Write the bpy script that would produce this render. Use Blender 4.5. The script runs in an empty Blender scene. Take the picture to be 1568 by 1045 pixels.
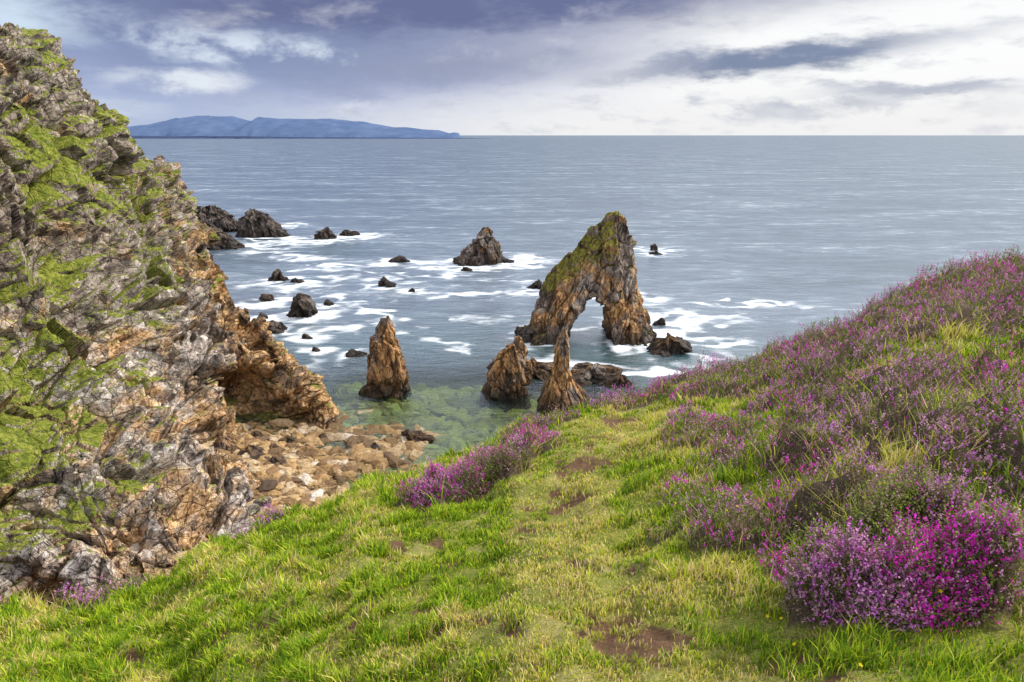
import bpy, math, random, bmesh
import numpy as np
from mathutils import Vector, noise, Matrix
random.seed(7); rng=np.random.default_rng(7)
scene=bpy.context.scene
EYE=40.0

# ---------------------------------------------------------------- helpers
def link(ob):
    scene.collection.objects.link(ob); return ob
def mesh_np(name, verts, faces_idx, sizes, mats, smooth=False, attrs=None, col=None):
    me=bpy.data.meshes.new(name)
    verts=np.asarray(verts,dtype=np.float32); faces_idx=np.asarray(faces_idx,dtype=np.int32); sizes=np.asarray(sizes,dtype=np.int32)
    me.vertices.add(len(verts)); me.vertices.foreach_set('co',verts.ravel())
    me.loops.add(len(faces_idx)); me.loops.foreach_set('vertex_index',faces_idx.ravel())
    starts=np.concatenate([[0],np.cumsum(sizes)[:-1]]).astype(np.int32)
    me.polygons.add(len(sizes)); me.polygons.foreach_set('loop_start',starts)
    try: me.polygons.foreach_set('loop_total',sizes)
    except Exception: pass
    me.polygons.foreach_set('use_smooth',np.full(len(sizes),smooth,dtype=bool))
    me.update(calc_edges=True)
    if attrs:
        for k,a in attrs.items():
            at=me.attributes.new(k,'FLOAT','POINT'); at.data.foreach_set('value',np.asarray(a,dtype=np.float32))
    if col is not None:
        at=me.attributes.new('Col','FLOAT_COLOR','POINT')
        c=np.ones((len(verts),4),dtype=np.float32); c[:,:3]=col; at.data.foreach_set('color',c.ravel())
    ob=bpy.data.objects.new(name,me)
    for m in mats: me.materials.append(m)
    return link(ob)
def grid_faces(nr,nc,wrap=False):
    r=np.arange(nr-1)[:,None]; c=np.arange(nc if wrap else nc-1)[None,:]
    c2=(c+1)%nc
    a=r*nc+c; b=r*nc+c2; d=(r+1)*nc+c; e=(r+1)*nc+c2
    return np.stack([a,b,e,d],-1).reshape(-1,4)
def sm(a,b,x):
    t=np.clip((x-a)/(b-a),0,1); return t*t*(3-2*t)
def facet(q,sx,sy,sz,amp,tilt,crack=0.,seed=0.):
    """one planar, randomly tilted facet per voronoi cell -> broken rock"""
    qq=Vector((q.x/sx+seed,q.y/sy,q.z/sz)); d=noise.voronoi(qq); pt=d[1][0]
    g=noise.cell_vector(pt*7.7)-Vector((.5,.5,.5))
    v=amp*(noise.cell(pt*5.1)*.6+tilt*g.dot(qq-pt))
    if crack: v-=max(0,.10-(d[0][1]-d[0][0]))*crack
    return v

class NT:
    def __init__(s,nt): s.nt=nt; s.nt.nodes.clear()
    def n(s,t,**kw):
        nd=s.nt.nodes.new(t)
        for k,v in kw.items(): setattr(nd,k,v)
        return nd
    def l(s,a,b): s.nt.links.new(a,b)
    def setin(s,sock,v):
        if isinstance(v,bpy.types.NodeSocket): s.l(v,sock)
        elif v is not None:
            if sock.type=='RGBA' and len(v)==3: v=(*v,1)
            sock.default_value=v
    def math(s,op,a,b=None,c=None,clamp=False):
        m=s.n('ShaderNodeMath',operation=op,use_clamp=clamp)
        s.setin(m.inputs[0],a)
        if b is not None: s.setin(m.inputs[1],b)
        if c is not None: s.setin(m.inputs[2],c)
        return m.outputs[0]
    def mr(s,v,a,b,c=0.,d=1.,smooth=True):
        m=s.n('ShaderNodeMapRange')
        if smooth: m.interpolation_type='SMOOTHSTEP'
        s.setin(m.inputs[0],v)
        for i,x in enumerate((a,b,c,d)): m.inputs[i+1].default_value=x
        return m.outputs[0]
    def mix(s,f,a,b,blend='MIX'):
        m=s.n('ShaderNodeMix',data_type='RGBA',blend_type=blend)
        s.setin(m.inputs[0],f); s.setin(m.inputs[6],a); s.setin(m.inputs[7],b)
        return m.outputs[2]
    def grey(s,f):
        cc=s.n('ShaderNodeCombineColor'); [s.l(f,cc.inputs[i]) for i in range(3)]; return cc.outputs[0]
    def noise(s,vec,scale,detail=6,rough=.55,dist=0.,out=0):
        m=s.n('ShaderNodeTexNoise'); s.setin(m.inputs['Vector'],vec)
        m.inputs['Scale'].default_value=scale; m.inputs['Detail'].default_value=detail
        m.inputs['Roughness'].default_value=rough; m.inputs['Distortion'].default_value=dist
        return m.outputs[out]
    def voro(s,vec,scale,feature='F1',out='Distance',rand=1.):
        m=s.n('ShaderNodeTexVoronoi',feature=feature); s.setin(m.inputs['Vector'],vec)
        m.inputs['Scale'].default_value=scale; m.inputs['Randomness'].default_value=rand
        return m.outputs[out]
    def cellval(s,vec,scale):
        sc=s.n('ShaderNodeSeparateColor'); s.l(s.voro(vec,scale,out='Color'),sc.inputs[0]); return sc.outputs[0]
    def mapping(s,vec,scale=(1,1,1),rot=(0,0,0)):
        m=s.n('ShaderNodeMapping'); s.l(vec,m.inputs[0]); m.inputs['Scale'].default_value=scale; m.inputs['Rotation'].default_value=rot
        return m.outputs[0]
    def ramp(s,f,stops):
        m=s.n('ShaderNodeValToRGB'); s.l(f,m.inputs[0]); cr=m.color_ramp
        while len(cr.elements)<len(stops): cr.elements.new(.5)
        for e,(p,c) in zip(cr.elements,stops): e.position=p; e.color=(*c,1)
        return m.outputs[0]
    def attr(s,name,out='Fac'):
        return s.n('ShaderNodeAttribute',attribute_name=name).outputs[out]
    def bump(s,h,strength,dist,normal=None):
        m=s.n('ShaderNodeBump'); s.l(h,m.inputs['Height']); m.inputs['Strength'].default_value=strength; m.inputs['Distance'].default_value=dist
        if normal is not None: s.l(normal,m.inputs['Normal'])
        return m.outputs[0]
def newmat(name):
    m=bpy.data.materials.new(name); m.use_nodes=True; return m,NT(m.node_tree)
def principled(N,color,rough=.9,normal=None,spec=.3):
    p=N.n('ShaderNodeBsdfPrincipled'); N.setin(p.inputs['Base Color'],color); N.setin(p.inputs['Roughness'],rough)
    p.inputs['Specular IOR Level'].default_value=spec
    if normal is not None: N.l(normal,p.inputs['Normal'])
    return p
def output(N,sh):
    o=N.n('ShaderNodeOutputMaterial'); N.l(sh,o.inputs[0])

# ---------------------------------------------------------------- materials
def rock_mat(name,moss=False,warm=.5,dark=1.0,headland=False,wet=(0.,4.5)):
    m,N=newmat(name)
    g=N.n('ShaderNodeNewGeometry'); pos=g.outputs['Position']
    strata=N.mapping(pos,(1,1,.3),(.3,.35,.3)) if not headland else N.mapping(pos,(.8,.95,1.0),(.3,-.5,.3))
    mid=N.noise(strata,.5 if headland else .6,6,.68,.3); fine=N.noise(strata,2.4,6,.72); lrg=N.noise(pos,.17 if headland else .2,4,.62)
    d=dark
    base=N.ramp(mid,[(.30,(.035*d,.026*d,.026*d)),(.42,(.14*d,.105*d,.09*d)),(.53,(.31*d,.245*d,.20*d)),(.70,(.52*d,.46*d,.40*d))])
    if headland: orange=N.ramp(fine,[(.34,(.17,.08,.04)),(.48,(.52,.29,.12)),(.64,(.80,.57,.30))])
    else: orange=N.ramp(fine,[(.34,(.16*d,.06*d,.022*d)),(.48,(.50*d,.24*d,.08*d)),(.64,(.78*d,.49*d,.20*d))])
    if headland:
        wv=N.math('ADD',N.math('ADD',lrg,N.math('MULTIPLY',N.attr('warm'),.28)),N.math('MULTIPLY',N.cellval(strata,.30),.14))
        of=N.math('MULTIPLY',N.mr(wv,.62,.80),N.mr(mid,.38,.52,.2,.95))
        pale=N.ramp(fine,[(.34,(.22,.16,.13)),(.48,(.54,.46,.40)),(.62,(.78,.72,.65))])
        base=N.mix(N.math('MULTIPLY',N.attr('pale'),N.mr(mid,.40,.52,.15,.95)),base,pale)
    else:
        of=N.math('MULTIPLY',N.mr(N.math('ADD',lrg,warm-.5),.44,.60),N.mr(mid,.36,.52,.15,.9))
    c=N.mix(of,base,orange)
    # each joint block weathers to its own tone
    blk=N.math('ADD',N.math('MULTIPLY',N.cellval(strata,.55),.42),N.math('MULTIPLY',N.cellval(strata,1.5),.30))
    c=N.mix(1.,c,N.grey(N.math('ADD',blk,.60)),'MULTIPLY')
    e=N.voro(strata,.55,'DISTANCE_TO_EDGE'); e2=N.voro(strata,1.5,'DISTANCE_TO_EDGE')
    crack=N.math('MULTIPLY',N.math('MULTIPLY',N.mr(e,0,.04,.4,1),N.mr(e2,0,.05,.65,1)),N.mr(fine,.30,.42,.4,1))
    c=N.mix(1.,c,N.grey(crack),'MULTIPLY')
    if headland: c=N.mix(1.,c,N.grey(N.mr(N.noise(pos,.3,5,.65),.38,.50,.5,1.1)),'MULTIPLY')
    sep=N.n('ShaderNodeSeparateXYZ'); N.l(g.outputs['Position'],sep.inputs[0])
    if not headland:
        w=N.math('ADD',sep.outputs[2],N.math('MULTIPLY',lrg,-5.))
        c=N.mix(N.mr(w,-2.6,wet[1]-2.0,.88,0),c,(.028,.022,.019))
    if moss or headland:
        if headland: gcol=N.ramp(N.noise(pos,1.4,6,.78),[(.32,(.05,.07,.012)),(.45,(.15,.19,.02)),(.56,(.29,.31,.045)),(.72,(.42,.36,.14))])
        else: gcol=N.ramp(N.noise(pos,1.6,6,.78),[(.34,(.05,.045,.012)),(.47,(.16,.15,.02)),(.6,(.30,.26,.035)),(.75,(.42,.33,.12))])
        sn=N.n('ShaderNodeSeparateXYZ'); N.l(g.outputs['True Normal'],sn.inputs[0])
        gf=N.math('ADD',N.math('ADD',N.attr('grass'),N.math('MULTIPLY',N.math('SUBTRACT',N.noise(pos,.45,7,.70),.5),1.5)),N.math('MULTIPLY',N.math('SUBTRACT',sn.outputs[2],.62),1.0 if headland else 1.3))
        gm=N.mr(gf,.30,.46)
        c=N.mix(gm,c,gcol)
    h=N.math('ADD',N.math('MULTIPLY',fine,.7),N.math('MULTIPLY',crack,.5))
    h=N.math('ADD',h,N.math('MULTIPLY',mid,.7)); h=N.math('ADD',h,N.math('MULTIPLY',blk,.5))
    nrm=N.bump(h,.85,.6)
    output(N,principled(N,c,.85,nrm,.25).outputs[0]); return m
M_rock=rock_mat('sea_rock',warm=.46,dark=.75)
M_stack=rock_mat('stack_rock',warm=.56,dark=.9)
M_arch=rock_mat('arch_rock',moss=True,warm=.50,dark=1.0)
M_dark=rock_mat('dark_rock',warm=.35,dark=.5)
M_head=rock_mat('headland_rock',headland=True,dark=1.2)

def cobble_mat():
    m,N=newmat('cobble'); g=N.n('ShaderNodeNewGeometry')
    c=N.ramp(N.attr('tint'),[(0,(.06,.04,.03)),(.3,(.24,.14,.06)),(.6,(.46,.29,.12)),(.85,(.55,.41,.24)),(1,(.70,.62,.53))])
    n=N.noise(g.outputs['Position'],3,6,.7)
    c=N.mix(N.mr(n,.35,.65,.6,0),c,(.08,.045,.02))
    sep=N.n('ShaderNodeSeparateXYZ'); N.l(g.outputs['Position'],sep.inputs[0])
    c=N.mix(N.mr(sep.outputs[2],.1,1.0,.45,0),c,(.10,.065,.025))
    c=N.mix(N.mr(sep.outputs[2],-.8,.1,.5,0),c,(.24,.25,.04))
    output(N,principled(N,c,.7,N.bump(n,.6,.15)).outputs[0]); return m
M_cob=cobble_mat()
def bed_mat():
    m,N=newmat('shingle'); g=N.n('ShaderNodeNewGeometry'); pos=g.outputs['Position']
    v=N.voro(pos,2.2,out='Color'); sv=N.n('ShaderNodeSeparateColor'); N.l(v,sv.inputs[0])
    c=N.ramp(sv.outputs[0],[(0,(.05,.03,.02)),(.5,(.22,.13,.055)),(1,(.48,.34,.18))])
    sep=N.n('ShaderNodeSeparateXYZ'); N.l(pos,sep.inputs[0])
    c=N.mix(N.math('MULTIPLY',N.mr(sep.outputs[2],-1.0,.2,.85,0),N.mr(N.noise(pos,.3,5,.7),.35,.6,.4,1)),c,(.08,.11,.02))
    c=N.mix(N.mr(sep.outputs[2],-4.2,-1.4,.9,0),c,(.012,.035,.026))
    e=N.voro(pos,2.2,'DISTANCE_TO_EDGE')
    output(N,principled(N,c,.8,N.bump(N.mr(e,0,.2),1,.3)).outputs[0]); return m
M_bed=bed_mat()

# ---------------------------------------------------------------- hillside
AZ=np.array([-3.15,-2.4,-1.6,-1.2,-.722,-.532,-.391,-.150,.017,.175,.354,.473,.562,.646,.9,1.3,2.0,3.15])
RE=np.array([90,60,16,11,10.2,10.05,10.5,11.0,12,13.8,16.7,19.5,23.3,27.4,34,45,90,90.])
ZE=np.array([24.3,0.5,-6.2,-6.0,-6.25,-6.35,-6.15,-5.7,-5.45,-5.4,-5.45,-4.85,-4.2,-4.0,-1.3,4.0,28,24.3])
def ground_rel(x,y):
    az=np.arctan2(x,y); r=np.hypot(x,y)
    re=np.interp(az,AZ,RE); ze=np.interp(az,AZ,ZE)
    re=re+.25*np.sin(az*23)+.15*np.sin(az*51+1)
    q=np.minimum(r/re,1)
    z=-1.8+(ze+1.8)*q
    und=.07*np.sin(1.3*x+.7*y)+.05*np.sin(.9*x-1.7*y+1)+.06*np.sin(3.1*x+1.2+np.sin(y*1.7))*np.sin(2.7*y+np.sin(x*2.2))+.035*np.sin(7*x+2*y+2*np.sin(y*2))*np.sin(6*y-x+1.5*np.sin(3*x))
    z=z+und*np.clip(r/4,0,1)
    d=np.maximum(r-re,0); z=z-1.55*d*d/(d+1.0)
    return z
BUSH=[(1.92,2.95,.42,.46),(-.55,8.3,.72,.52),(-1.15,8.7,.5,.28),(1.75,4.4,.55,.30),(2.9,5.4,.7,.46),(3.6,4.4,.8,.48),(2.75,3.7,.45,.30),(4.3,7.2,1.0,.5),(2.6,7.6,.7,.28),(-4.1,9.8,.45,.28),(-5.9,8.4,.6,.3),(2.3,13.1,.9,.32),(3.4,13.6,.8,.28),(.6,11.4,.7,.2),(4.6,14.3,.9,.34),(7.2,15.6,1.2,.4),(9.0,15.8,1.3,.45),(6.5,10.5,1.2,.45),(11.5,17.5,1.6,.55),(14.,19.5,1.8,.5),(.15,9.4,.6,.32),(-7.2,7.5,.5,.25),(5.6,5.6,.9,.5),(8.5,9.5,1.4,.5),(4.6,9.6,.8,.38),(2.4,6.3,.5,.25),(9.5,12.5,1.3,.5)]
XB_Y=np.array([0,2,2.6,4,5.4,8,13.6,30]); XB_X=np.array([1.9,1.75,1.55,1.35,1.2,1.8,3.2,7])
def nz_arr(x,y,s,o=3,off=0.):
    return np.array([noise.fractal(Vector((a*s,b*s,off)),1.0,2.0,o) for a,b in zip(x.ravel(),y.ravel())]).reshape(x.shape)
def heather_h(x,y):
    xb=np.interp(y,XB_Y,XB_X); r=np.hypot(x,y)
    m=sm(-.1,.8,x-xb)
    n=nz_arr(x,y,.75,3,3.); n2=nz_arr(x,y,3.0,2,9.)
    h=m*np.clip(.03+.11*sm(6,14,r)+.62*n,0,.55)
    for bx,by,br,bh in BUSH:
        d=np.hypot(x-bx,y-by)/br*(1-.4*n2)
        h=np.maximum(h,bh*np.sqrt(np.clip(1-d**2.6,0,1))*(.85+.35*n2))
    h=h*(.85+.8*n2)
    az=np.arctan2(x,y); re=np.interp(az,AZ,RE)
    return np.clip(h,0,.62)*sm(1.5,0,r-re)
def worn(x,y):
    a=nz_arr(x,y,2.6,3,61.); b=nz_arr(x,y,2.6,3,81.); x=x+a*.45; y=y+b*.45
    w=np.zeros_like(x)
    for bx,by,rx,ry in [(.68,3.05,.24,.36),(-2.08,4.94,.32,.2),(-.82,4.18,.28,.13),(-.18,3.6,.3,.16),(-2.9,4.1,.28,.4),(.25,3.2,.18,.15),(-.5,5.2,.32,.13),(.1,5.7,.38,.14),(.9,7.5,.32,.5),(1.2,9.2,.4,.7),(-2.2,3.5,.24,.22),(1.3,2.35,.18,.22),(.45,6.3,.2,.28),(-1.2,6.0,.35,.12),(.5,4.3,.16,.3),(.3,8.2,.3,.2),(-1.3,3.1,.16,.12),(-3.6,5.2,.3,.12),(1.9,11.2,.4,.7)]:
        w=np.maximum(w,np.clip(1.35-np.hypot((x-bx)/rx,(y-by)/ry),0,1))
    return w
def pathf(x,y): return np.exp(-((x-np.interp(y,[2,3,4.85,7.8,10,13],[.6,.45,.15,.7,1.5,2.6]))/.9)**2)
nr,nc=240,440
rr=.35*(1.0248**np.arange(nr)); rr=rr/rr[-1]*118
aa=np.concatenate([np.linspace(-.95,.95,350,endpoint=False),np.linspace(.95,2*np.pi-.95,90,endpoint=False)])
R,A=np.meshgrid(rr,aa,indexing='ij'); X=R*np.sin(A); Y=R*np.cos(A)
A2=(A+np.pi)%(2*np.pi)-np.pi
Z=ground_rel(X,Y); H=heather_h(X,Y)
Zt=Z+.60*H*np.clip(H/.36,0,1)+.04*nz_arr(X,Y,4.,3,1.)
W=worn(X,Y); Zt=Zt-.05*W
Zabs=np.maximum(EYE+Zt,-6)
re_=np.interp(A2,AZ,RE); dd=np.clip(R-re_-1,0,None)
rough=nz_arr(X,Y,.25,4,5.)*np.clip(dd/6,0,1)*3
V=np.stack([X+rough,Y,Zabs],-1).reshape(-1,3)
V=np.vstack([V,[[0,0,EYE-1.8]]])
F=grid_faces(nr,nc,True)[:, ::-1]
fan=np.stack([np.arange(nc),np.full(nc,len(V)-1),(np.arange(nc)+1)%nc],-1)
idx=np.concatenate([F.ravel(),fan.ravel()]); sizes=np.concatenate([np.full(len(F),4),np.full(nc,3)])
def hill_mat():
    m,N=newmat('hillside_turf'); g=N.n('ShaderNodeNewGeometry'); pos=g.outputs['Position']
    a=N.noise(pos,1.1,5,.65); b=N.noise(pos,14,6,.75); f=N.noise(pos,70,3,.75)
    grass=N.ramp(N.math('ADD',N.math('MULTIPLY',a,.4),N.math('ADD',N.math('MULTIPLY',b,.25),N.math('MULTIPLY',f,.35))),[(.36,(.04,.045,.01)),(.46,(.14,.17,.022)),(.54,(.30,.29,.07)),(.64,(.48,.38,.19))])
    soil=N.ramp(b,[(.3,(.07,.038,.02)),(.6,(.20,.115,.065)),(.8,(.40,.30,.20))])
    twig=N.ramp(f,[(.3,(.02,.016,.01)),(.55,(.11,.08,.05)),(.75,(.26,.20,.14))])
    c=N.mix(N.mr(N.math('ADD',N.attr('worn'),N.math('MULTIPLY',N.math('SUBTRACT',b,.5),1.2)),.25,.55),grass,soil)
    c=N.mix(N.mr(N.attr('heath'),.05,.16),c,twig)
    sn=N.n('ShaderNodeSeparateXYZ'); N.l(g.outputs['True Normal'],sn.inputs[0])
    rock=N.ramp(N.noise(pos,.8,7,.7),[(.3,(.05,.04,.03)),(.6,(.25,.18,.12)),(.8,(.4,.34,.28))])
    sr=N.math('MULTIPLY',N.mr(sn.outputs[2],.66,.5),N.mr(N.attr('heath'),.0,.03,1,0))
    c=N.mix(sr,c,rock)
    h=N.math('ADD',N.math('MULTIPLY',b,.5),N.math('MULTIPLY',f,.5))
    output(N,principled(N,c,.95,N.bump(h,1,.05),.15).outputs[0]); return m
mesh_np('hillside_ground',V,idx,sizes,[hill_mat()],True,{'worn':np.append(W.ravel(),0),'heath':np.append(H.ravel(),0)})

# ---------------------------------------------------------------- grass
def leaf_mat(name,trans=.3):
    m,N=newmat(name); c=N.attr('Col','Color')
    p=N.n('ShaderNodeBsdfDiffuse'); N.l(c,p.inputs[0])
    t=N.n('ShaderNodeBsdfTranslucent'); N.l(c,t.inputs[0])
    mx=N.n('ShaderNodeMixShader'); mx.inputs[0].default_value=trans; N.l(p.outputs[0],mx.inputs[1]); N.l(t.outputs[0],mx.inputs[2])
    output(N,mx.outputs[0]); return m
M_leaf=leaf_mat('grass_blade',.33)
NB=400000
az=rng.uniform(-.86,.86,NB); re=np.interp(az,AZ,RE)+.5
u=rng.random(NB); a=.6; r=(1.1**a+u*(re**a-1.1**a))**(1/a)
gx=r*np.sin(az); gy=r*np.cos(az)
tc_=np.round(gx*4.2+np.sin(gy*5))/4.2; ty_=np.round(gy*4.2+np.sin(gx*4))/4.2
pull=(rng.random(NB)<.22)*rng.uniform(.3,.8,NB)
gx=gx+(tc_-gx)*pull*.8; gy=gy+(ty_-gy)*pull*.8; r=np.hypot(gx,gy); az=np.arctan2(gx,gy)
hh=heather_h(gx,gy); wn=worn(gx,gy)
nA=nz_arr(gx,gy,.9,3,20.); nB=nz_arr(gx,gy,3.4,2,30.); nC=nz_arr(gx,gy,1.9,3,44.)
path=pathf(gx,gy)
keep=(rng.random(NB)<np.clip(1.05-wn*1.2,0.03,1)*np.clip(.97-.2*path+.6*nB,0.40,1)) & ((hh<.10)|(rng.random(NB)<.20))
left=sm(-1.0,-3.5,gx)*.5+sm(1.2,2.5,gx)*.9+sm(3.2,2.2,gy)*sm(.2,-.9,gx)*.9
L=.022+.10*np.clip(nB*2+.1,0,1)*(1-.75*path)+left*.07*np.clip(.4+nC*2.,0,1.4)
edge=np.interp(az,AZ,RE)-r
L=(L+.04*sm(1.6,.2,edge))*rng.uniform(.6,1.5,NB)
L=np.where(hh>.1,hh*.6+rng.uniform(.04,.12,NB),L)
gz=EYE+ground_rel(gx,gy)-.02*wn
dry=np.clip(.25+1.4*nA+.42*path+1.0*nC-.6*nB,0,1)
t=rng.random(NB)
pal=np.array([[.11,.23,.018],[.25,.40,.025],[.50,.60,.035],[.72,.64,.15],[.80,.64,.33],[.40,.23,.11]])
idxc=np.select([t<.26*(1-dry),t<.64*(1-dry),t<1-.72*dry-.04,t<1-.36*dry,t<.96],[0,1,2,3,4],5)
C=pal[idxc]*rng.uniform(.75,1.2,(NB,1))
k=keep; gx,gy,gz,L,C,r=gx[k],gy[k],gz[k],L[k],C[k],r[k]; n=len(gx)
th=rng.uniform(0,2*np.pi,n); bend=rng.uniform(.1,.95,n)*L; ph=rng.uniform(0,2*np.pi,n)
w=(.0016+.00060*r)*rng.uniform(.7,1.3,n)
px,py=np.cos(th)*w,np.sin(th)*w; bx,by=np.cos(ph)*bend,np.sin(ph)*bend
v=np.zeros((n,5,3))
v[:,0]=np.stack([gx-px,gy-py,gz-.01],-1); v[:,1]=np.stack([gx+px,gy+py,gz-.01],-1)
v[:,2]=np.stack([gx+px*.8+bx*.35,gy+py*.8+by*.35,gz+L*.6],-1); v[:,3]=np.stack([gx-px*.8+bx*.35,gy-py*.8+by*.35,gz+L*.6],-1)
v[:,4]=np.stack([gx+bx,gy+by,gz+L*.98],-1)
b=np.arange(n)[:,None]*5
fi=np.concatenate([b+np.array([0,1,2,3]),b+np.array([3,2,4])],1)
sz=np.tile([4,3],n)
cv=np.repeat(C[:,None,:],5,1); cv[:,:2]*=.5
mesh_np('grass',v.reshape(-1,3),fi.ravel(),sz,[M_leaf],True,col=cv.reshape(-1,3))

# ---------------------------------------------------------------- heather
M_hea=leaf_mat('heather_flower',.25)
def sprigs(name,x,y,hfrac,magenta):
    h=heather_h(x,y)
    ok=h>.04; x,y,h,hfrac,magenta=x[ok],y[ok],h[ok],hfrac[ok],magenta[ok]; n=len(x)
    r=np.hypot(x,y); sc=np.clip(.7+.08*r,.8,2.4)
    z=EYE+ground_rel(x,y)+h*hfrac-.02
    nf=13
    lean=rng.normal(0,.4,(n,2))
    L=(.05+.07*rng.random(n))*np.clip(.6+h*1.6,.6,1.3)*sc**.6
    nm=nz_arr(x,y,1.3,3,70.); ng=nz_arr(x,y,1.1,3,90.)
    t=rng.random(n)
    pf=np.clip(.46+1.5*nm,.05,.92); br=np.clip(.42+1.1*ng,.10,.85)*(1-pf)
    kind=np.select([t<pf*.55,t<pf,t<pf+br],[0,3,1],2)
    kind=np.where(rng.random(n)<magenta,4,kind)
    kind=np.where(hfrac<.42,np.where(rng.random(n)<.75,1,kind),kind)
    pal=np.array([[.68,.35,.52],[.34,.25,.19],[.24,.32,.05],[.58,.16,.56],[.82,.04,.56]])
    fl=pal[kind]
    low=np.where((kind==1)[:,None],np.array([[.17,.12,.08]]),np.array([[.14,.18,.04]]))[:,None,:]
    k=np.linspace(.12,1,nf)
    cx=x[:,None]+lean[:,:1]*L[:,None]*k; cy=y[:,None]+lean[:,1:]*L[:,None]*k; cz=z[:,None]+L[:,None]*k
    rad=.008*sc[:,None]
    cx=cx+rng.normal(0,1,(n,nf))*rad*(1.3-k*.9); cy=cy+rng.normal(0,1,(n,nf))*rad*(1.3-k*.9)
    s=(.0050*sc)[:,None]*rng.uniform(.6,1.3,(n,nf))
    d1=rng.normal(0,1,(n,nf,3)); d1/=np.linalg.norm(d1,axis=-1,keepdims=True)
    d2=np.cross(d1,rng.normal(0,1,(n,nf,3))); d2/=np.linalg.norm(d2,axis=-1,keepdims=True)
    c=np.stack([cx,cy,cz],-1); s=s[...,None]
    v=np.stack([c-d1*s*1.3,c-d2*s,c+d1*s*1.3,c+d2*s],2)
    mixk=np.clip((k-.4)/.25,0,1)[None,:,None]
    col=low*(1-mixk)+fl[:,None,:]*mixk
    col=np.clip(col*rng.uniform(.6,1.3,(n,nf,1)),0,.92); col=np.repeat(col[:,:,None,:],4,2)
    nq=n*nf
    st=np.zeros((n,3,3)); sw=.0015*sc
    st[:,0]=np.stack([x-sw,y,z-.12],-1); st[:,1]=np.stack([x+sw,y,z-.12],-1); st[:,2]=np.stack([x+lean[:,0]*L,y+lean[:,1]*L,z+L],-1)
    scol=np.tile(np.array([.20,.14,.09]),(n*3,1))
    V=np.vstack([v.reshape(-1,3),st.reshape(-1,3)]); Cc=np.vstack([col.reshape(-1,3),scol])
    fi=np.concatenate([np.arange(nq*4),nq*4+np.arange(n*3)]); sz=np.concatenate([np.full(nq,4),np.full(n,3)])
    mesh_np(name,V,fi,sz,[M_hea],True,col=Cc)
def bush_pts(i,n):
    bx,by,br,bh=BUSH[i]; q=rng.random(n)**.42*br*1.12; a=rng.uniform(0,2*np.pi,n)
    return bx+q*np.cos(a),by+q*np.sin(a)
def hf(n,lo=.12,p=.7): return np.where(rng.random(n)<p,.70+.25*rng.random(n),lo+.55*rng.random(n))
x,y=bush_pts(0,13000); m=np.clip(.75-np.abs(x-1.98)/.36,0,.6)*sm(3.15,2.8,y)+.03
sprigs('heather_bush',x,y,hf(13000,0.,.5),m)
x,y=bush_pts(1,7500); sprigs('heather_bush',x,y,hf(7500,0.,.55),np.clip(.35-(x+.5)*.6,0,.4)*.7)
NH=115000
az=rng.uniform(-.8,.86,NH); re=np.interp(az,AZ,RE)+.6; u=rng.random(NH); a=.75
r=(1.6**a+u*(re**a-1.6**a))**(1/a); x=r*np.sin(az); y=r*np.cos(az)
pre=(x>np.interp(y,XB_Y,XB_X)-.2)
for bx,by,br,bh in BUSH[2:]: pre|=np.hypot(x-bx,y-by)<br
pre&=~(np.hypot(x-BUSH[0][0],y-BUSH[0][1])<BUSH[0][2]*.9)
x,y=x[pre],y[pre]; n=len(x)
sprigs('heather',x,y,hf(n,.05,.66),np.clip(nz_arr(x,y,.9,2,55.)*1.3,0,.5))

nfl=90; az=rng.uniform(-.2,.75,nfl); r=rng.uniform(2.2,7,nfl); fx=r*np.sin(az); fy=r*np.cos(az); kk=fx>0.9; fx,fy=fx[kk],fy[kk]
fz=EYE+ground_rel(fx,fy)+heather_h(fx,fy)*.8+.07
vs=[];fs=[];szs=[];cs=[]
for X0,Y0,Z0 in zip(fx,fy,fz):
    o=len(vs); tl=Vector((random.gauss(0,.4),random.gauss(0,.4)-.3,1)).normalized(); q=tl.to_track_quat('Z','Y')
    vs.append((X0,Y0,Z0)); cs.append((.6,.4,.02))
    for j in range(10):
        an=j*math.pi/5; rad=.012 if j%2==0 else .006
        p=q@Vector((math.cos(an)*rad,math.sin(an)*rad,.002)); vs.append((X0+p.x,Y0+p.y,Z0+p.z)); cs.append((.8,.66,.03))
    for j in range(10): fs+= [o,o+1+j,o+1+(j+1)%10]; szs.append(3)
    vs+= [(X0-.001,Y0,Z0),(X0+.001,Y0,Z0),(X0,Y0,Z0-.09)]; cs+=[(.1,.2,.02)]*3; fs+=[o+11,o+12,o+13]; szs.append(3)
mesh_np('wild_flowers',np.array(vs),fs,szs,[M_leaf],False,col=np.array(cs))

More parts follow.
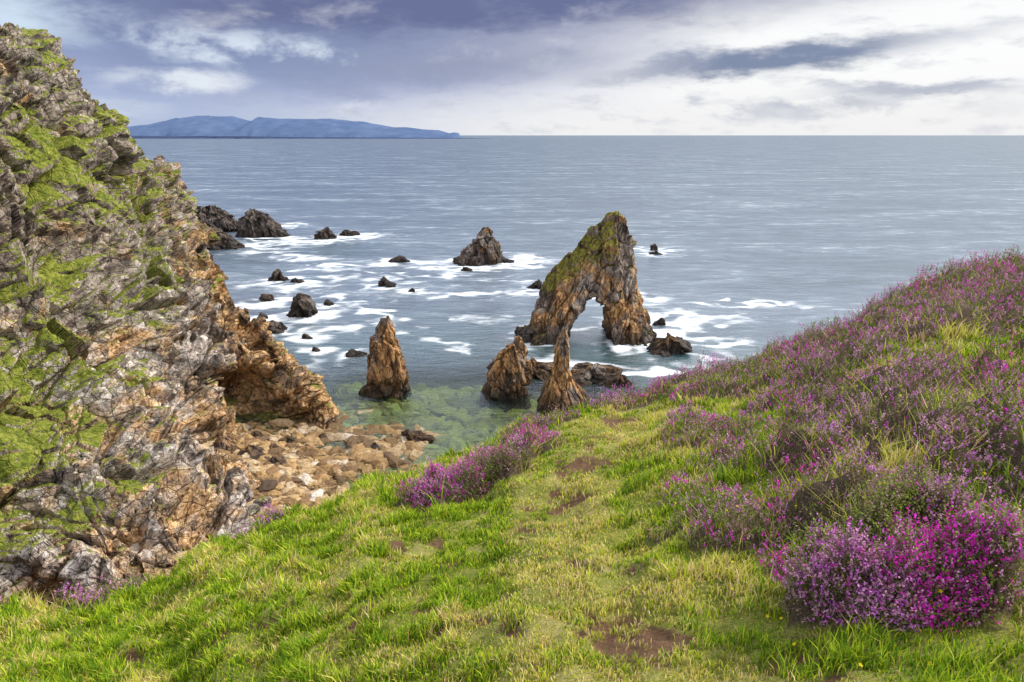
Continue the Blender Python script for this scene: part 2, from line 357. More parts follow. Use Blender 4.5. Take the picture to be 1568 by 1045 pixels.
# ---------------------------------------------------------------- headland
COLS=[
 [(-71,84,61),(-64,70,44),(-58,60,32),(-54,52,20),(-50,44,10),(-47,38,3)],
 [(-66,96,56.5),(-60,83.7,40.5),(-56.3,75.4,30.2),(-51,64.5,18.6),(-47.3,56.8,10.4),(-44.3,50.4,3.1)],
 [(-64.1,104.9,49.5),(-57.6,90.8,36.5),(-52.9,81.3,25.5),(-47,71,15.7),(-41.3,61.3,8),(-36.4,53.6,2.9)],
 [(-65.1,115.5,41.5),(-57.8,101.9,30.5),(-51.4,90.4,20.5),(-44.5,79.3,11.5),(-36.4,67.2,6.2),(-29.3,57.7,2.9)],
 [(-67.6,125,38),(-58.7,108.5,28.5),(-51.5,96.3,19.2),(-44.7,85,10),(-36.5,73,5.),(-29,65,2.5)],
 [(-68.9,134.4,34.3),(-59.9,116.2,25.8),(-51.2,102.2,17.8),(-43.5,89,9.),(-40,83,5.2),(-36.5,77,2.5)],
 [(-71.8,158.5,27.5),(-60.2,129.9,19.6),(-50,112.4,13.6),(-41.8,98,8.3),(-38.5,92,4.6),(-37.5,89,1.8)],
 [(-52.5,123,14.6),(-45.7,110.5,11.),(-40,101.5,8.6),(-36,94.5,6.6),(-36,93,2.9),(-35.5,91.5,.6)],
 [(-36.9,104.5,8.4),(-32,94.0,7.5),(-30.3,91.3,5.4),(-29.3,89.8,3.9),(-28.6,88.9,2),(-28.2,88.3,.3)],
 [(-28.3,97.3,3.2),(-26.8,93.6,3.9),(-25.8,91.7,3.1),(-25.4,90.8,2),(-25.2,90.2,1),(-24.8,89.4,-.5)],
 [(-27.5,99,-2),(-26,96.5,-2),(-24.8,94,-2),(-24.2,92.5,-2),(-23.8,91,-2),(-23.4,90,-3)]]
ctrl=[]
pre0=[(-78,90,66),(-72,70,50),(-68,56,36),(-64,45,24),(-60,36,12),(-56,28,4)]
for i,c in enumerate([pre0]+COLS):
    c=[Vector(p) for p in c]
    if i<8:
        b2=c[0]+Vector((-14,12,-6)); b3=c[0]+Vector((-30,45,0)); b3.z=-4
    else:
        b2=c[0]+Vector((-5,7,-3)); b3=c[0]+Vector((-9,16,0)); b3.z=-4
    ft=c[-1]+Vector((3,-3,0)); ft.z=-4 if i>6 else -2
    ctrl.append([b3,b2]+c+[ft])
NU,NV=820,500
nR=len(ctrl[0]); nC=len(ctrl)
arr=np.array([[list(p) for p in c] for c in ctrl])
def cr_np(P,ts):
    n=len(P); i=np.minimum(ts.astype(int),n-2); f=(ts-i).reshape((-1,)+(1,)*(P.ndim-1))
    p0=P[np.maximum(i-1,0)];p1=P[i];p2=P[i+1];p3=P[np.minimum(i+2,n-1)]
    return .5*((2*p1)+(-p0+p2)*f+(2*p0-5*p1+4*p2-p3)*f*f+(-p0+3*p1-3*p2+p3)*f**3)
us=np.linspace(0,nC-1,NU); vs_=np.concatenate([np.linspace(0,1.7,40,endpoint=False),np.linspace(1.7,nR-1,NV-40)])
S=cr_np(arr,us); S=cr_np(S.transpose(1,0,2),vs_).transpose(1,0,2)
du=np.gradient(S,axis=0); dv=np.gradient(S,axis=1)
nrm=np.cross(du,dv); nrm/=np.linalg.norm(nrm,axis=-1,keepdims=True)+1e-9
sgn=np.sign(nrm[...,0:1]*.6-nrm[...,1:2]*.5+nrm[...,2:3]*.6)
if np.mean(sgn)<0: nrm=-nrm
U,Vv=np.meshgrid(us,vs_,indexing='ij')
GP=[((-59,93,38),8,1.2),((-57,88,35),5,1.),((-62,108,41),6,.6),((-64,116,40),6,.9),((-50,63,17),7,1.2),((-48,58,13),6.5,1.15),((-46,53,7),4,.7),((-60,108,31),5,.7),((-63,124,34),7,1.1),((-54,78,25),4.5,1.),((-50,74,20),4,.9),((-52,84,25),3.5,.9),((-50,90,20),3,.7),((-52,100,20),4,.7),((-38,62,6),3,.8),((-44,66,12),3.5,.8),((-57,98,31),4,.85),((-44,82,12),2.5,.7),((-46,72,15),3,.7),((-41,57,6),3,.8),((-66,100,50),6,.6),((-56,108,24),3.5,.7),((-48,80,15),2.5,.7),((-40,72,8),2.5,.6)]
big=np.empty(NU*NV); small=np.empty(NU*NV); led=np.empty(NU*NV)
ca,sa=math.cos(.5),math.sin(.5)
for i,(x,y,z) in enumerate(S.reshape(-1,3)):
    q=Vector((x,y,z)); w1=noise.noise(q*.12)*1.6
    rq=Vector((x*ca+z*sa+w1,y+w1,-x*sa+z*ca))
    but=(1-abs(noise.noise(Vector((x*.05+y*.07,y*.03-x*.02,z*.02+4))))*3.0)*2.8
    ph=(z+.06*y+4*noise.noise(q*.06)+2.0*noise.noise(q*.21))/6.0; fr=ph-math.floor(ph)
    kk=noise.cell(Vector((math.floor(ph)+.5,math.floor(y*.09+.5*noise.noise(q*.1))+.5,.5)))*.7+.6
    led[i]=(fr if fr<.84 else (1-fr)/.16*.84)*2.6*kk
    big[i]=noise.fractal(q*.05,1.,2.,3)*2.0+but-2.4+facet(rq,9,8,7,2.0,2.3,6)
    small[i]=facet(rq,3.8,3.4,2.6,1.35,2.2,4,3.)+facet(rq,1.4,1.4,1.0,.55,2.2,2.,9.)+noise.fractal(q*.8,.8,2.,2)*.12
big=big.reshape(NU,NV); small=small.reshape(NU,NV); led=led.reshape(NU,NV)
ga=np.zeros((NU,NV))
for c,rad,wt in GP: ga=np.maximum(ga,wt*np.exp(-(np.linalg.norm((S-c)*np.array([1,1,1.3]),axis=-1)/rad)**2))
ga2=ga+.20*sm(6,26,S[...,2])
tip=sm(8.3,9.5,U); soft=1-.7*np.clip(ga*1.2,0,1)
S2=S+nrm*(big*np.clip(1-.75*tip,.2,1)+led*(1-.9*sm(7.0,8.4,U))*soft+small*(1-.35*tip)*soft)[...,None]
cvv=np.array([-39.0,90.0,3.6]); dc=np.linalg.norm((S2-cvv)/np.array([4.4,4.5,3.4]),axis=-1); S2=S2+np.array([-6.,9,.3])*np.exp(-dc**2*1.1)[...,None]
warm=np.clip(sm(26,3,S2[...,2])*.5+.9*sm(7.2,9,U)+.55*sm(5.5,7.5,U),0,1.2)
pale=sm(30,10,S2[...,2])*sm(7.2,6.2,U)+.35*sm(30,50,S2[...,2])
F=grid_faces(NU,NV)
mesh_np('headland_cliff',S2.reshape(-1,3),F.ravel(),np.full(len(F),4),[M_head],False,{'grass':ga2.ravel(),'warm':warm.ravel(),'pale':pale.ravel()})

# ---------------------------------------------------------------- rocks
def rock(name,levels,mat,seed=0,dent=1.0,res=.28):
    """levels: list (z, x_left, x_right, y_centre, depth_half) in world metres"""
    lv=np.array(levels,float); hgt=lv[-1,0]-lv[0,0]; wmax=(lv[:,2]-lv[:,1]).max()
    nz=int(max(16,hgt/res)); na=int(max(40,wmax*3.0/res)); k=min(1,wmax/6)
    zz=np.linspace(lv[0,0],lv[-1,0],nz); vs=[]
    for z in zz:
        xl=np.interp(z,lv[:,0],lv[:,1]);xr=np.interp(z,lv[:,0],lv[:,2]);yc=np.interp(z,lv[:,0],lv[:,3]);dy=np.interp(z,lv[:,0],lv[:,4])
        cx=(xl+xr)/2; rx=(xr-xl)/2
        for j in range(na):
            a=2*math.pi*j/na; ca_,sa_=math.cos(a),math.sin(a)
            X0=math.copysign(abs(ca_)**.8,ca_); Y0=math.copysign(abs(sa_)**.8,sa_)
            x=cx+rx*X0; y=yc+dy*Y0
            q=Vector((x+seed*17+z*.22,y,z))
            d=(facet(q,2.6*k+.2,2.6*k+.2,6.5*k+.4,1.05*k,2.0,5*k)+facet(q,1.0*k+.15,1.0*k+.15,2.6*k+.2,.42*k,2.0,2*k,5.)+noise.fractal(q*.5,1,2,3)*.4*k)*dent
            f=min(1,max(rx,.2)/1.5)
            tz=(z-lv[0,0])/hgt
            vs.append((x+ca_*d*f,y+sa_*d*f,z+(noise.cell(Vector((q.x/1.1,q.y/1.1,seed)))*.6*k+noise.noise(Vector((q.x*.8,q.y*.8,3)))*.6*k)*tz))
    F=grid_faces(nz,na,True)
    vs.append((float((lv[-1,1]+lv[-1,2])/2),float(lv[-1,3]),float(lv[-1,0]+.15)))
    t=(nz-1)*na; fan=np.stack([t+np.arange(na),t+(np.arange(na)+1)%na,np.full(na,len(vs)-1)],-1)
    return mesh_np(name,vs,np.concatenate([F.ravel(),fan.ravel()]),np.concatenate([np.full(len(F),4),np.full(na,3)]),[mat],False)
rock('sea_stack',[(-2,-24.4,-16.8,104.5,3.6),(0,-24.0,-17.2,104.3,3.3),(3,-23.2,-17.3,104.2,3.0),(6,-22.4,-17.6,104.,2.5),(9,-21.9,-18.0,104.,2.1),(11,-21.4,-18.3,104.,1.6),(12.3,-20.6,-18.9,104.,.8)],M_stack,1,.85,.18)
rock('sea_stack',[(-2,-5.6,2.6,103.5,3.6),(0,-5.2,2.4,103.3,3.3),(3,-4.2,2.4,103.2,2.8),(6,-2.2,2.3,103.,2.1),(8,-.4,2.1,103,1.2),(9.4,.6,1.7,103,.4)],M_stack,2,.9,.18)
rock('sea_stack',[(-2,3.9,13.2,97,4),(0,4.1,12.0,96.8,3.6),(2,4.4,11.2,96.6,3.2),(3.6,5.,9.9,96.4,2.7),(5,5.4,9.2,96.3,2.3),(7,5.9,8.9,96.2,1.9),(9.5,6.5,8.5,96.1,1.4),(11.5,7.0,8.1,96,.8),(12.8,7.4,7.8,96,.3)],M_stack,3,.75,.18)
rock('sea_stack',[(-2,-20,-1.5,221,6),(0,-18.5,-3.8,221,5.5),(3,-17,-4.2,221,4.5),(6,-13,-4.8,221,3.5),(8.5,-10.2,-6,221,2.4),(11,-9,-7.2,221,.7)],M_rock,4,1.5,.35)
low=[(4.8,112,3.4,2.6,2.8,M_stack),(14.,109.5,5.5,2.6,2.4,M_stack),(18.5,107.5,2.2,1.8,1.5,M_stack),(30.3,125.5,3.9,2.6,3.1,M_rock),(32.2,145,1.4,1.1,1.4,M_dark),(-75.5,276,4.8,3,4.,M_dark),(-67.8,284,4.2,2.2,2.1,M_dark),(-67,193.5,2.6,2,2.9,M_rock),(-49.4,153,3.1,2.6,4.8,M_dark),(-34.9,185.5,2.0,1.6,2.5,M_dark),(-37.7,223,2.4,1.7,1.8,M_dark),(-26.8,178,1.3,1,1.0,M_dark),(6.5,182,1.9,1.5,2.4,M_dark),(8.5,179,1.2,1,1.1,M_dark),(51.4,246,1.8,1.3,2.2,M_dark),(50.3,238,2,1.2,.9,M_dark),(-50.4,140.5,2.2,1.7,2.1,M_rock),(-62.4,168.5,2.1,1.5,1.4,M_rock),(-42,134.3,1.2,.9,1.0,M_rock),(-29.5,123.3,1.6,1.1,1.0,M_dark),(-13.4,85.5,1.9,1.4,1.3,M_stack),(-45,163.4,1.2,1,1.4,M_dark),(-61,190,1.4,1,1.4,M_dark),(-38,126,.9,.7,.7,M_dark),(-14,207,2.3,1.2,1.1,M_dark),(-1.8,222,2,1.2,1.3,M_dark),(27.6,140.5,1.7,1.3,1.5,M_rock),(-57,150,1.3,1.2,1.1,M_dark),(-17.6,82.5,1.1,.9,.8,M_stack),(3.5,134,2.6,1.6,2.0,M_rock)]
for i,(x,y,rx,ry,h,mt) in enumerate(low):
    o=(random.random()-.5)*rx*.8
    rock('sea_rock',[(-1.5,x-rx*1.15,x+rx*1.15,y,ry*1.2),(0,x-rx,x+rx,y,ry),(h*.45,x-rx*.75+o*.4,x+rx*.75+o*.4,y,ry*.8),(h*.8,x-rx*.42+o,x+rx*.42+o,y,ry*.5),(h,x-rx*.15+o,x+rx*.15+o,y,ry*.2)],mt,10+i,1.5,max(.14,min(.4,rx*.07)))
rock('rocky_promontory',[(-2,-114,-90,283,6),(0,-113,-92,283,5),(4,-112,-97,283,4.5),(7,-111,-99,283,3.5),(9.5,-109,-103,283,2.5),(10.5,-108,-105,283,1)],M_dark,60,1.7,.45)
rock('rocky_promontory',[(-2,-128,-96,252,7),(0,-126,-99,252,6),(3,-124,-103,252,5),(6,-122,-108,252,4),(8,-120,-112,253,3),(9.5,-117,-113,253,1)],M_dark,61,1.7,.45)
rock('rocky_promontory',[(-2,-150,-114,300,8),(0,-148,-117,300,7),(5,-146,-120,300,5),(8,-144,-124,300,3),(10,-138,-128,300,1)],M_dark,62,1.8,.6)

# ---------------------------------------------------------------- arch
poly=[(.2,-2),(1.2,.5),(3.6,2.4),(4.7,7),(6.7,12.4),(9.6,15.7),(12.7,19.6),(15.3,22.3),(19.0,25.0),(22.8,24.5),(24.3,20),(25.2,15.5),(25.7,10),(27.4,6.3),(28.8,2.4),(29.5,-2),
      (20.1,-2),(19.2,3.7),(18.6,7.0),(16.3,8.6),(13.9,7.0),(11.9,3.7),(10.5,-2)]
nout=16; npz=len(poly); pc=[Vector(p) for p in poly]; inn=[]
for i in range(npz):
    e1=(pc[i]-pc[i-1]).normalized(); e2=(pc[(i+1)%npz]-pc[i]).normalized()
    t=(e1+e2).normalized(); inn.append(Vector((t.y,-t.x)))
def layer(y,inset_o,inset_i):
    out=[]
    for i,p in enumerate(pc):
        d=inset_o if i<nout else inset_i
        q=p+Vector((inn[i].x*d*.3,0)) if p.y<-1 else p+inn[i]*d
        th=1+.35*max(0,(12-p.y))/12 - .25*max(0,p.y-12)/12
        out.append((q.x,136+y*th+(p.y*.12 if y<0 else p.y*.02),q.y))
    return out
vs=[]
for y,a_,b_ in [(-5.2,3.8,.5),(-3.4,1.5,.1),(0,0,0),(3,.8,.1),(4.6,2.8,.5)]: vs+=layer(y,a_,b_)
faces=[list(range(npz))[::-1]]
for l in range(4):
    for i in range(npz):
        j=(i+1)%npz; faces.append([l*npz+i,l*npz+j,(l+1)*npz+j,(l+1)*npz+i])
faces.append([4*npz+i for i in range(npz)])
me=bpy.data.meshes.new('arch_tmp'); me.from_pydata(vs,[],faces)
tmp=link(bpy.data.objects.new('arch_tmp',me))
md=tmp.modifiers.new('r','REMESH'); md.mode='VOXEL'; md.voxel_size=.19
bpy.context.view_layer.update(); dg=bpy.context.evaluated_depsgraph_get()
me2=bpy.data.meshes.new_from_object(tmp.evaluated_get(dg)); bpy.data.objects.remove(tmp)
n=len(me2.vertices); co=np.empty(n*3); me2.vertices.foreach_get('co',co); co=co.reshape(-1,3)
no=np.array([v.normal[:] for v in me2.vertices]); dsp=np.empty(n)
for i,(x,y,z) in enumerate(co):
    q=Vector((x-z*.18,y,z))
    dsp[i]=facet(q,2.6,2.8,8.5,1.0,2.1,6)+facet(q,1.0,1.1,3.2,.45,2.1,2.5,5.)+noise.fractal(q*.22,1,2,4)*.7-.2
line=np.interp(co[:,0],[4,7,10,13,17,19,24],[7.5,8.,10.5,12.5,14.5,14.5,14])
cap=sm(0,2.5,co[:,2]-line)*sm(23.0,19.5,co[:,0])
co2=co+no*(dsp*(1-.3*cap))[:,None]
me2.vertices.foreach_set('co',co2.ravel())
g_=cap*(.68+.55*np.clip(no[:,2]*.8-no[:,0]*.5,-.6,1))+.12*sm(15,22,co[:,2])+.5*sm(12,16,co[:,2])*sm(23,24.5,co[:,0])*sm(21,17,co[:,2])
at=me2.attributes.new('grass','FLOAT','POINT'); at.data.foreach_set('value',g_.astype(np.float32))
me2.materials.clear(); me2.materials.append(M_arch); me2.name='sea_arch'
for p in me2.polygons: p.use_smooth=False
link(bpy.data.objects.new('sea_arch',me2))

# ---------------------------------------------------------------- beach & sea bed
def bedz(x,y):
    d=np.hypot(x+42,y-66); return 4.1-.185*np.minimum(d,24)-.080*np.maximum(d-24,0)
gx=np.linspace(-75,60,200); gy=np.linspace(30,150,170); GX,GY=np.meshgrid(gx,gy,indexing='ij')
BZ=np.maximum(bedz(GX,GY),-9)+nz_arr(GX,GY,.2,4,8.)*.6
F=grid_faces(200,170)
mesh_np('beach_ground',np.stack([GX,GY,BZ],-1).reshape(-1,3),F.ravel(),np.full(len(F),4),[M_bed],True)
bm=bmesh.new(); bmesh.ops.create_icosphere(bm,subdivisions=2,radius=1); bm.verts.ensure_lookup_table()
iv=np.array([v.co[:] for v in bm.verts]); if_=np.array([[v.index for v in f.verts] for f in bm.faces]); bm.free()
vars_=[]
for s in range(12):
    vv=[]
    for p in iv:
        q=Vector(p)+Vector((s*5.3,0,0)); vv.append(p*(1+.4*noise.noise(q*1.2)+.5*facet(q,1.1,1.1,1.1,.5,1.5)))
    vars_.append(np.array(vv))
VV=[];FF=[];TT=[];o=0;cnt=0
while cnt<13500:
    if cnt<8500: x=random.uniform(-45,-12); y=random.uniform(56,91)
    else: x=random.uniform(-30,16); y=random.uniform(72,112)
    z=float(bedz(x,y))+noise.noise(Vector((x*.2,y*.2,3)))*.5
    s=random.choice([.10,.12,.14,.16,.2,.22,.26,.34,.45,.75])*random.uniform(.7,1.35)*(1.0 if z>-.6 else 1.6)
    M=np.array(Matrix.Rotation(random.uniform(0,6.28),3,'Z')@Matrix.Rotation(random.gauss(0,.4),3,'X')@Matrix.Diagonal((1.4,.85,.65)))
    VV.append((vars_[cnt%12]*s)@M.T+np.array([x,y,z+s*.25])); FF.append(if_+o); o+=len(iv)
    TT.append(np.full(len(iv),min(1,max(0,random.random()*.85+.3*noise.noise(Vector((x*.15,y*.15,9)))+.10)))); cnt+=1
FF=np.concatenate(FF)
mesh_np('beach_stones',np.concatenate(VV),FF.ravel(),np.full(len(FF),3),[M_cob],False,{'tint':np.concatenate(TT)})
for i,(x,y,s) in enumerate([(-33,78,1.3),(-31,80.5,1.1),(-29,76,1.2),(-35,73,1.6),(-27,82,1.0),(-24,79,.9),(-31,71,1.3),(-26,86,1.1),(-22,83,.7),(-37,80,1.6),(-30,84,1.2),(-34,84,1.5)]):
    z=float(bedz(x,y)); rock('boulder',[(z-.5,x-s,x+s,y,s*.8),(z+.3*s,x-s*.9,x+s*.9,y,s*.7),(z+.8*s,x-s*.5,x+s*.4,y,s*.4),(z+s,x-s*.2,x+s*.1,y,s*.15)],M_stack,100+i,1.6,.12)

# ---------------------------------------------------------------- sea
def axis(core,far):
    a=list(core); s=core[1]-core[0]; x=core[-1]
    while x<far: s*=1.13; x+=s; a.append(x)
    return a
cx=np.arange(-135,115,.65); left_=[];x=-135;s=.65
while x>-60000: s*=1.13; x-=s; left_.append(x)
xs=np.concatenate([np.array(left_[::-1]),axis(cx,60000)]); cy=np.arange(50,345,.65); near=[];y=50;s=.65
while y>-3000: s*=1.2; y-=s; near.append(y)
ys=np.concatenate([np.array(near[::-1]),axis(cy,60000)])
GX,GY=np.meshgrid(xs,ys,indexing='ij')
core=(GX>-140)&(GX<120)&(GY>45)&(GY<350)
foam=np.zeros(GX.shape); wx=np.zeros(GX.shape); wy=np.zeros(GX.shape); wn_=np.zeros(GX.shape)
for i,j in np.argwhere(core):
    x,y=GX[i,j],GY[i,j]
    wx[i,j]=noise.noise(Vector((x*.09,y*.09,0)))+.5*noise.noise(Vector((x*.25,y*.25,0))); wy[i,j]=noise.noise(Vector((x*.09,y*.09,7.)))+.5*noise.noise(Vector((x*.25,y*.25,4)))
    qx=x*.10+wx[i,j]*.9; qy=y*.17+wy[i,j]*.9
    wn_[i,j]=.55*noise.fractal(Vector((x*.13,y*.20,3.)),.8,2,5)+.75*((1-abs(noise.noise(Vector((qx,qy,5.))))*4.5)*.5)
WX=GX+wx*7; WY=GY+wy*7
blobs=[(-11,174,9,3,1.4),(57,166,12,2.2,1.1),(42.4,131.6,4.5,4,1.3),(36,147,11,8,1.1),(33,136,9,7,1.),(24,113,15,2.2,1.1),(27,130,9,6,1.),(-32,156,4,7,.9),(-40.6,170,9,4.5,.85),(-108,318,15,11,1.),(-95,275,14,9,1.15),(-78,268,15,8,1.),(-64,284,16,9,1.),(3,224,12,10,1.1),(-8,213,15,5,1.1),(-22,210,16,6,.8),(52,243,8,12,1.),(6.5,180,8,5.5,1.),(-34,223,13,7,.75),(-85,240,14,6,.85),(-92,258,16,9,1.05),(-58,183,11,6,.75),(-48,196,14,4,.7),(-66,188,10,6,.8),(-62,165,10,5,.8),(31.5,155,6,12,.9),(30,172,6,14,.8),(-46,160,8,5,.7),(-36,140,10,4,.65),(-22,200,11,4,.7),(0,196,10,4,.65),(12,118,12,4,.75),(-37,118,9,6,.5),(21,130,7,5,.75),(32,122,9,4,.95),(-52,150,12,6,.7),(-30,185,11,5,.7),(-56,215,14,7,.7),(-70,230,12,6,.75),(-8,150,13,4,.5),(45,150,10,5,.65),(18,172,9,6,.5)]
for bx,by,rx,ry,w_ in blobs: foam=np.maximum(foam,w_*np.exp(-(((WX-bx)/rx)**2+((WY-by)/ry)**2)))
for pts in ([(-30,150),(-25,144),(-16.6,135),(-5.5,125),(4,121)],[(-52,176),(-44,168),(-36,160),(-32,148)],[(-70,214),(-52,206),(-36,204),(-20,211)]):
    for (x0,y0),(x1,y1) in zip(pts[:-1],pts[1:]):
        for t in np.linspace(0,1,8): foam=np.maximum(foam,.62*np.exp(-((WX-(x0+(x1-x0)*t))**2+(WY-(y0+(y1-y0)*t))**2)/2.8))
for (x,y,rx,ry,h,mt) in low:
    if y>118: foam=np.maximum(foam,.7*np.exp(-np.maximum(np.hypot((GX+wx*2.5-x-rx*.6)/(rx+2.2),(GY+wy*2.5-y)/(ry+1.))-1,0)**2*1.6))
foam=np.maximum(foam,1.0*np.exp(-np.maximum(np.hypot((GX+wx*3-28)/6.5,(GY+wy*3-136)/10)-1,0)**2*4)); foam=np.maximum(foam,.5*np.exp(-np.maximum(np.hypot((WX-7)/7,(WY-137)/8)-1,0)**2*8))
foam=np.maximum(foam,.75*np.exp(-np.maximum(np.hypot((GX+wx*3+9)/10,(GY+wy*3-221)/7)-1,0)**2*3))
foam=foam*(.9+1.2*wn_)+.28*wn_*sm(270,190,GY)*sm(115,130,GY)
shal=np.exp(-(np.maximum(np.hypot((GX+12)/1.35,(GY-89))-18,0)/13)**2)*sm(-60,-40,GX)
shal=np.clip(shal*(1+.35*wx),0,1)
teal=np.exp(-(np.maximum(np.hypot((GX+14)/1.5,(GY-100))-20,0)/34)**2)
teal=np.maximum(teal,.55*np.exp(-(((GX+75)/38)**2+((GY-255)/32)**2)))
F=grid_faces(len(xs),len(ys))
def sea_mat():
    m,N=newmat('sea_water'); g=N.n('ShaderNodeNewGeometry'); pos=g.outputs['Position']
    st=N.mapping(pos,(.4,1,1),(0,0,.12)); st2=N.mapping(pos,(.3,1,1),(0,0,-.06))
    n1=N.noise(st,.22,7,.70,.3); n2=N.noise(st2,.035,9,.76); n3=N.noise(st,.9,4,.65)
    deep_glitter=N.ramp(N.math('ADD',N.math('MULTIPLY',n1,.45),N.math('MULTIPLY',n2,.55)),[(.39,(.028,.046,.068)),(.48,(.065,.095,.13)),(.55,(.13,.17,.21)),(.64,(.48,.52,.56))])  # open water colour; pale top stop paints wave glitter streaks
    tl=N.ramp(n1,[(.3,(.006,.026,.032)),(.7,(.035,.095,.098))])
    c=N.mix(N.mr(N.attr('teal'),.05,.95),deep_glitter,tl)
    fo=N.math('ADD',N.attr('foam'),N.math('MULTIPLY',N.math('SUBTRACT',N.noise(st,.6,7,.75,.5),.5),1.3))
    fm=N.mr(fo,.15,1.2,0,.97)
    nr_=N.bump(N.math('ADD',n1,N.math('MULTIPLY',n3,.3)),.8,.9)
    df=N.n('ShaderNodeBsdfDiffuse'); N.l(c,df.inputs[0]); N.l(nr_,df.inputs[1])
    gl=N.n('ShaderNodeBsdfGlossy'); gl.inputs['Roughness'].default_value=.2; N.l(nr_,gl.inputs['Normal']); gl.inputs[0].default_value=(.82,.88,.93,1)
    fr=N.n('ShaderNodeFresnel'); fr.inputs[0].default_value=1.33; N.l(nr_,fr.inputs['Normal'])
    ff=N.math('MINIMUM',N.math('MULTIPLY',fr.outputs[0],.72),.40)
    m0=N.n('ShaderNodeMixShader'); N.l(ff,m0.inputs[0]); N.l(df.outputs[0],m0.inputs[1]); N.l(gl.outputs[0],m0.inputs[2])
    tr=N.n('ShaderNodeBsdfTransparent'); tr.inputs[0].default_value=(.64,.80,.55,1)
    m1=N.n('ShaderNodeMixShader'); N.l(N.math('MULTIPLY',ff,.45),m1.inputs[0]); N.l(tr.outputs[0],m1.inputs[1]); N.l(gl.outputs[0],m1.inputs[2])
    m2=N.n('ShaderNodeMixShader'); N.l(N.math('MULTIPLY',N.attr('shallow'),.96),m2.inputs[0]); N.l(m0.outputs[0],m2.inputs[1]); N.l(m1.outputs[0],m2.inputs[2])
    fp=N.n('ShaderNodeBsdfDiffuse'); fp.inputs[0].default_value=(.78,.83,.87,1)
    m3=N.n('ShaderNodeMixShader'); N.l(fm,m3.inputs[0]); N.l(m2.outputs[0],m3.inputs[1]); N.l(fp.outputs[0],m3.inputs[2])
    output(N,m3.outputs[0]); return m
mesh_np('sea_water',np.stack([GX,GY,0*GX],-1).reshape(-1,3),F.ravel(),np.full(len(F),4),[sea_mat()],True,{'foam':foam.ravel(),'shallow':shal.ravel(),'teal':teal.ravel()})

# ---------------------------------------------------------------- distant mountains
def ridge(name,pts,Y0,depth,mat,seed):
    xs_=np.linspace(pts[0][0],pts[-1][0],320); px_=[p[0] for p in pts]; pz=[p[1] for p in pts]
    prof=np.interp(xs_,px_,pz); rows=16; vs=[]
    for j in range(rows):
        k=j/(rows-1)
        for i,x in enumerate(xs_):
            nn=noise.fractal(Vector((x*.0028+seed,k*2,0)),1,2,5)
            z=prof[i]*math.sin(k*math.pi/2)**.7*(1+.05*nn)+prof[i]*.14*nn*math.sin(k*math.pi)
            vs.append((x+nn*40*(1-k),Y0+depth*k+nn*110*(1-k),z-2*(1-k)))
    F=grid_faces(rows,320)
    return mesh_np(name,vs,F.ravel(),np.full(len(F),4),[mat],True)
def far_mat(name,a,b):  # distance haze is put into the blue base colours
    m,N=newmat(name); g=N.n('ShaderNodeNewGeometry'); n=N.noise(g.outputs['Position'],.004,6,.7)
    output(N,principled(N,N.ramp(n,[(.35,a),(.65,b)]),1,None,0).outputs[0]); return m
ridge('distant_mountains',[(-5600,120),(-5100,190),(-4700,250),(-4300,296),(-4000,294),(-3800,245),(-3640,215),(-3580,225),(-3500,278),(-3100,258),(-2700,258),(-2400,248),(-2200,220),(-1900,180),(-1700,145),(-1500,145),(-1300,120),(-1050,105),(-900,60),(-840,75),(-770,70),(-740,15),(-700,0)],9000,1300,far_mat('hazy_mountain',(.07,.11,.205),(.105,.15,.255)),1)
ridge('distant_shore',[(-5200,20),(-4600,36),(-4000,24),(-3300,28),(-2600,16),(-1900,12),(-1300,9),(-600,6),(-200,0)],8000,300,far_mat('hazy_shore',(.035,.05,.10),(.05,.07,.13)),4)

# ---------------------------------------------------------------- sky
w=bpy.data.worlds.new('World'); scene.world=w; w.use_nodes=True; N=NT(w.node_tree)
SUN_AZ=math.radians(80); SUN_EL=math.radians(43)
sky=N.n('ShaderNodeTexSky',sky_type='NISHITA'); sky.sun_disc=False; sky.sun_elevation=SUN_EL; sky.sun_rotation=SUN_AZ
tc=N.n('ShaderNodeTexCoord'); sp=N.n('ShaderNodeSeparateXYZ'); N.l(tc.outputs['Generated'],sp.inputs[0])
az_=N.math('ARCTAN2',sp.outputs[0],sp.outputs[1]); el_=sp.outputs[2]
def comb(a,b,c=0.):
    m=N.n('ShaderNodeCombineXYZ'); N.setin(m.inputs[0],a); N.setin(m.inputs[1],b); N.setin(m.inputs[2],c); return m.outputs[0]
P2=comb(az_,N.math('MULTIPLY',el_,3.2)); P3=comb(az_,N.math('MULTIPLY',el_,1.9),4.)
nA=N.noise(P2,4.5,6,.6,.3); nB=N.noise(P2,11,7,.62); nC=N.noise(P3,9,7,.58,.2)
wa=N.math('ADD',az_,N.math('MULTIPLY',N.math('SUBTRACT',nA,.5),.22))
we=N.math('ADD',el_,N.math('ADD',N.math('MULTIPLY',N.math('SUBTRACT',nB,.5),.055),N.math('MULTIPLY',N.math('SUBTRACT',nA,.5),.03)))
def ell(cx_,cy_,rx,ry,rot=0.,inner=.45,outer=1.25):
    a=N.math('SUBTRACT',wa,cx_); b=N.math('SUBTRACT',N.math('SUBTRACT',we,cy_),N.math('MULTIPLY',a,rot))
    a=N.math('DIVIDE',a,rx); b=N.math('DIVIDE',b,ry)
    d=N.math('SQRT',N.math('ADD',N.math('MULTIPLY',a,a),N.math('MULTIPLY',b,b)))
    return N.mr(d,inner,outer,1,0)
def M_(f,k): return N.math('MULTIPLY',f,k)
low_=N.mix(N.mr(wa,-.45,.10),(.46,.54,.74),(.92,.92,.93))
hi_=N.mix(N.mr(wa,-.2,.30),(.36,.42,.66),(1.,1.,1.))
c=N.mix(N.mr(we,.01,.09),low_,hi_)
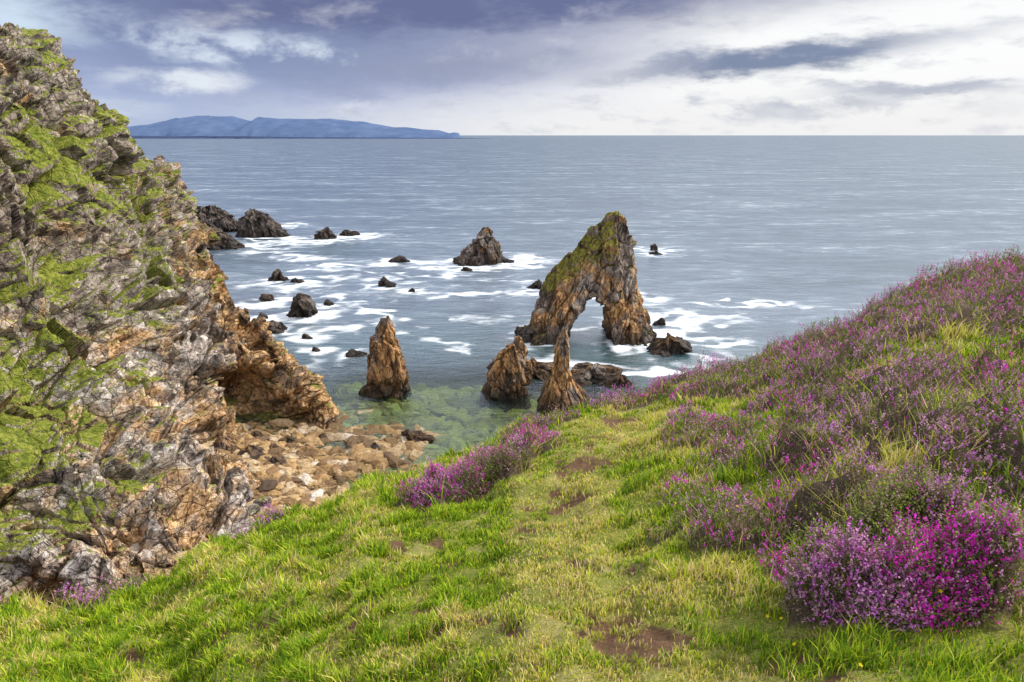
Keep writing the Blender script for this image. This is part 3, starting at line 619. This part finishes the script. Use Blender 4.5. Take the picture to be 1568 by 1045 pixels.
c=N.mix(M_(ell(-.35,.10,.38,.050,-.02,.1,1.3),.9),c,(.23,.29,.49))
c=N.mix(ell(-.10,.168,.60,.056,.03,.35,1.3),c,(.14,.165,.32))
c=N.mix(M_(ell(-.05,.095,.28,.038,.05,.1,1.3),.8),c,(.31,.34,.48))
c=N.mix(M_(ell(-.6,.13,.13,.035,-.1,.2,1.2),.95),c,(.66,.79,.93))
c=N.mix(M_(ell(-.42,.065,.11,.018,.05,.2,1.2),N.mr(nC,.38,.56)),c,(.78,.84,.93))
c=N.mix(M_(ell(-.33,.10,.20,.025,-.12,.2,1.2),N.mr(nC,.42,.56)),c,(.70,.78,.90))
c=N.mix(M_(ell(-.55,.03,.12,.015),.7),c,(.64,.72,.86))
c=N.mix(M_(ell(.34,.093,.27,.023,.085,.3,1.1),.97),c,(.19,.24,.38))
c=N.mix(M_(ell(.50,.052,.14,.012,0.,.2,1.2),.8),c,(.38,.42,.54))
c=N.mix(M_(ell(.33,.033,.3,.016,0.,.2,1.3),N.mr(nC,.48,.60,0,.75)),c,(.52,.55,.64))
c=N.mix(N.mr(nC,.55,.75,0,.35),c,(.97,.98,1.))
c=N.mix(N.mr(nB,.3,.5,.30,0),c,(.26,.30,.46))
c=N.mix(ell(.72,.17,.25,.06,0,.2,1.3),c,(1.,1.,1.))
up=N.mr(el_,.2,.75,0,1)
deck=N.mix(N.mr(N.noise(tc.outputs['Generated'],3.,4,.6),.35,.65),(1.15,1.22,1.4),(1.85,1.85,1.95))
c=N.mix(up,c,deck)
bgc=N.n('ShaderNodeBackground'); N.l(c,bgc.inputs[0]); bgc.inputs[1].default_value=1.0
bgs=N.n('ShaderNodeBackground'); N.l(sky.outputs[0],bgs.inputs[0]); bgs.inputs[1].default_value=.1
mx=N.n('ShaderNodeMixShader'); mx.inputs[0].default_value=.95; N.l(bgs.outputs[0],mx.inputs[1]); N.l(bgc.outputs[0],mx.inputs[2])
ow=N.n('ShaderNodeOutputWorld'); N.l(mx.outputs[0],ow.inputs[0])

sl=bpy.data.lights.new('sun','SUN'); sl.energy=4.0; sl.angle=math.radians(4); sl.color=(1,.94,.84)
so=link(bpy.data.objects.new('sun',sl)); sv=Vector((math.cos(SUN_EL)*math.sin(SUN_AZ),math.cos(SUN_EL)*math.cos(SUN_AZ),math.sin(SUN_EL)))
so.rotation_euler=(-sv).to_track_quat('-Z','Y').to_euler(); so.location=(0,0,90)

cam=bpy.data.cameras.new('camera'); cam.lens=24; cam.sensor_width=36; cam.clip_end=120000; cam.clip_start=.05
co_=link(bpy.data.objects.new('camera',cam)); co_.location=(0,0,EYE); co_.rotation_euler=(math.radians(90-16.8),0,0)
scene.camera=co_
scene.view_settings.view_transform='Standard'; scene.view_settings.look='None'; scene.view_settings.exposure=0
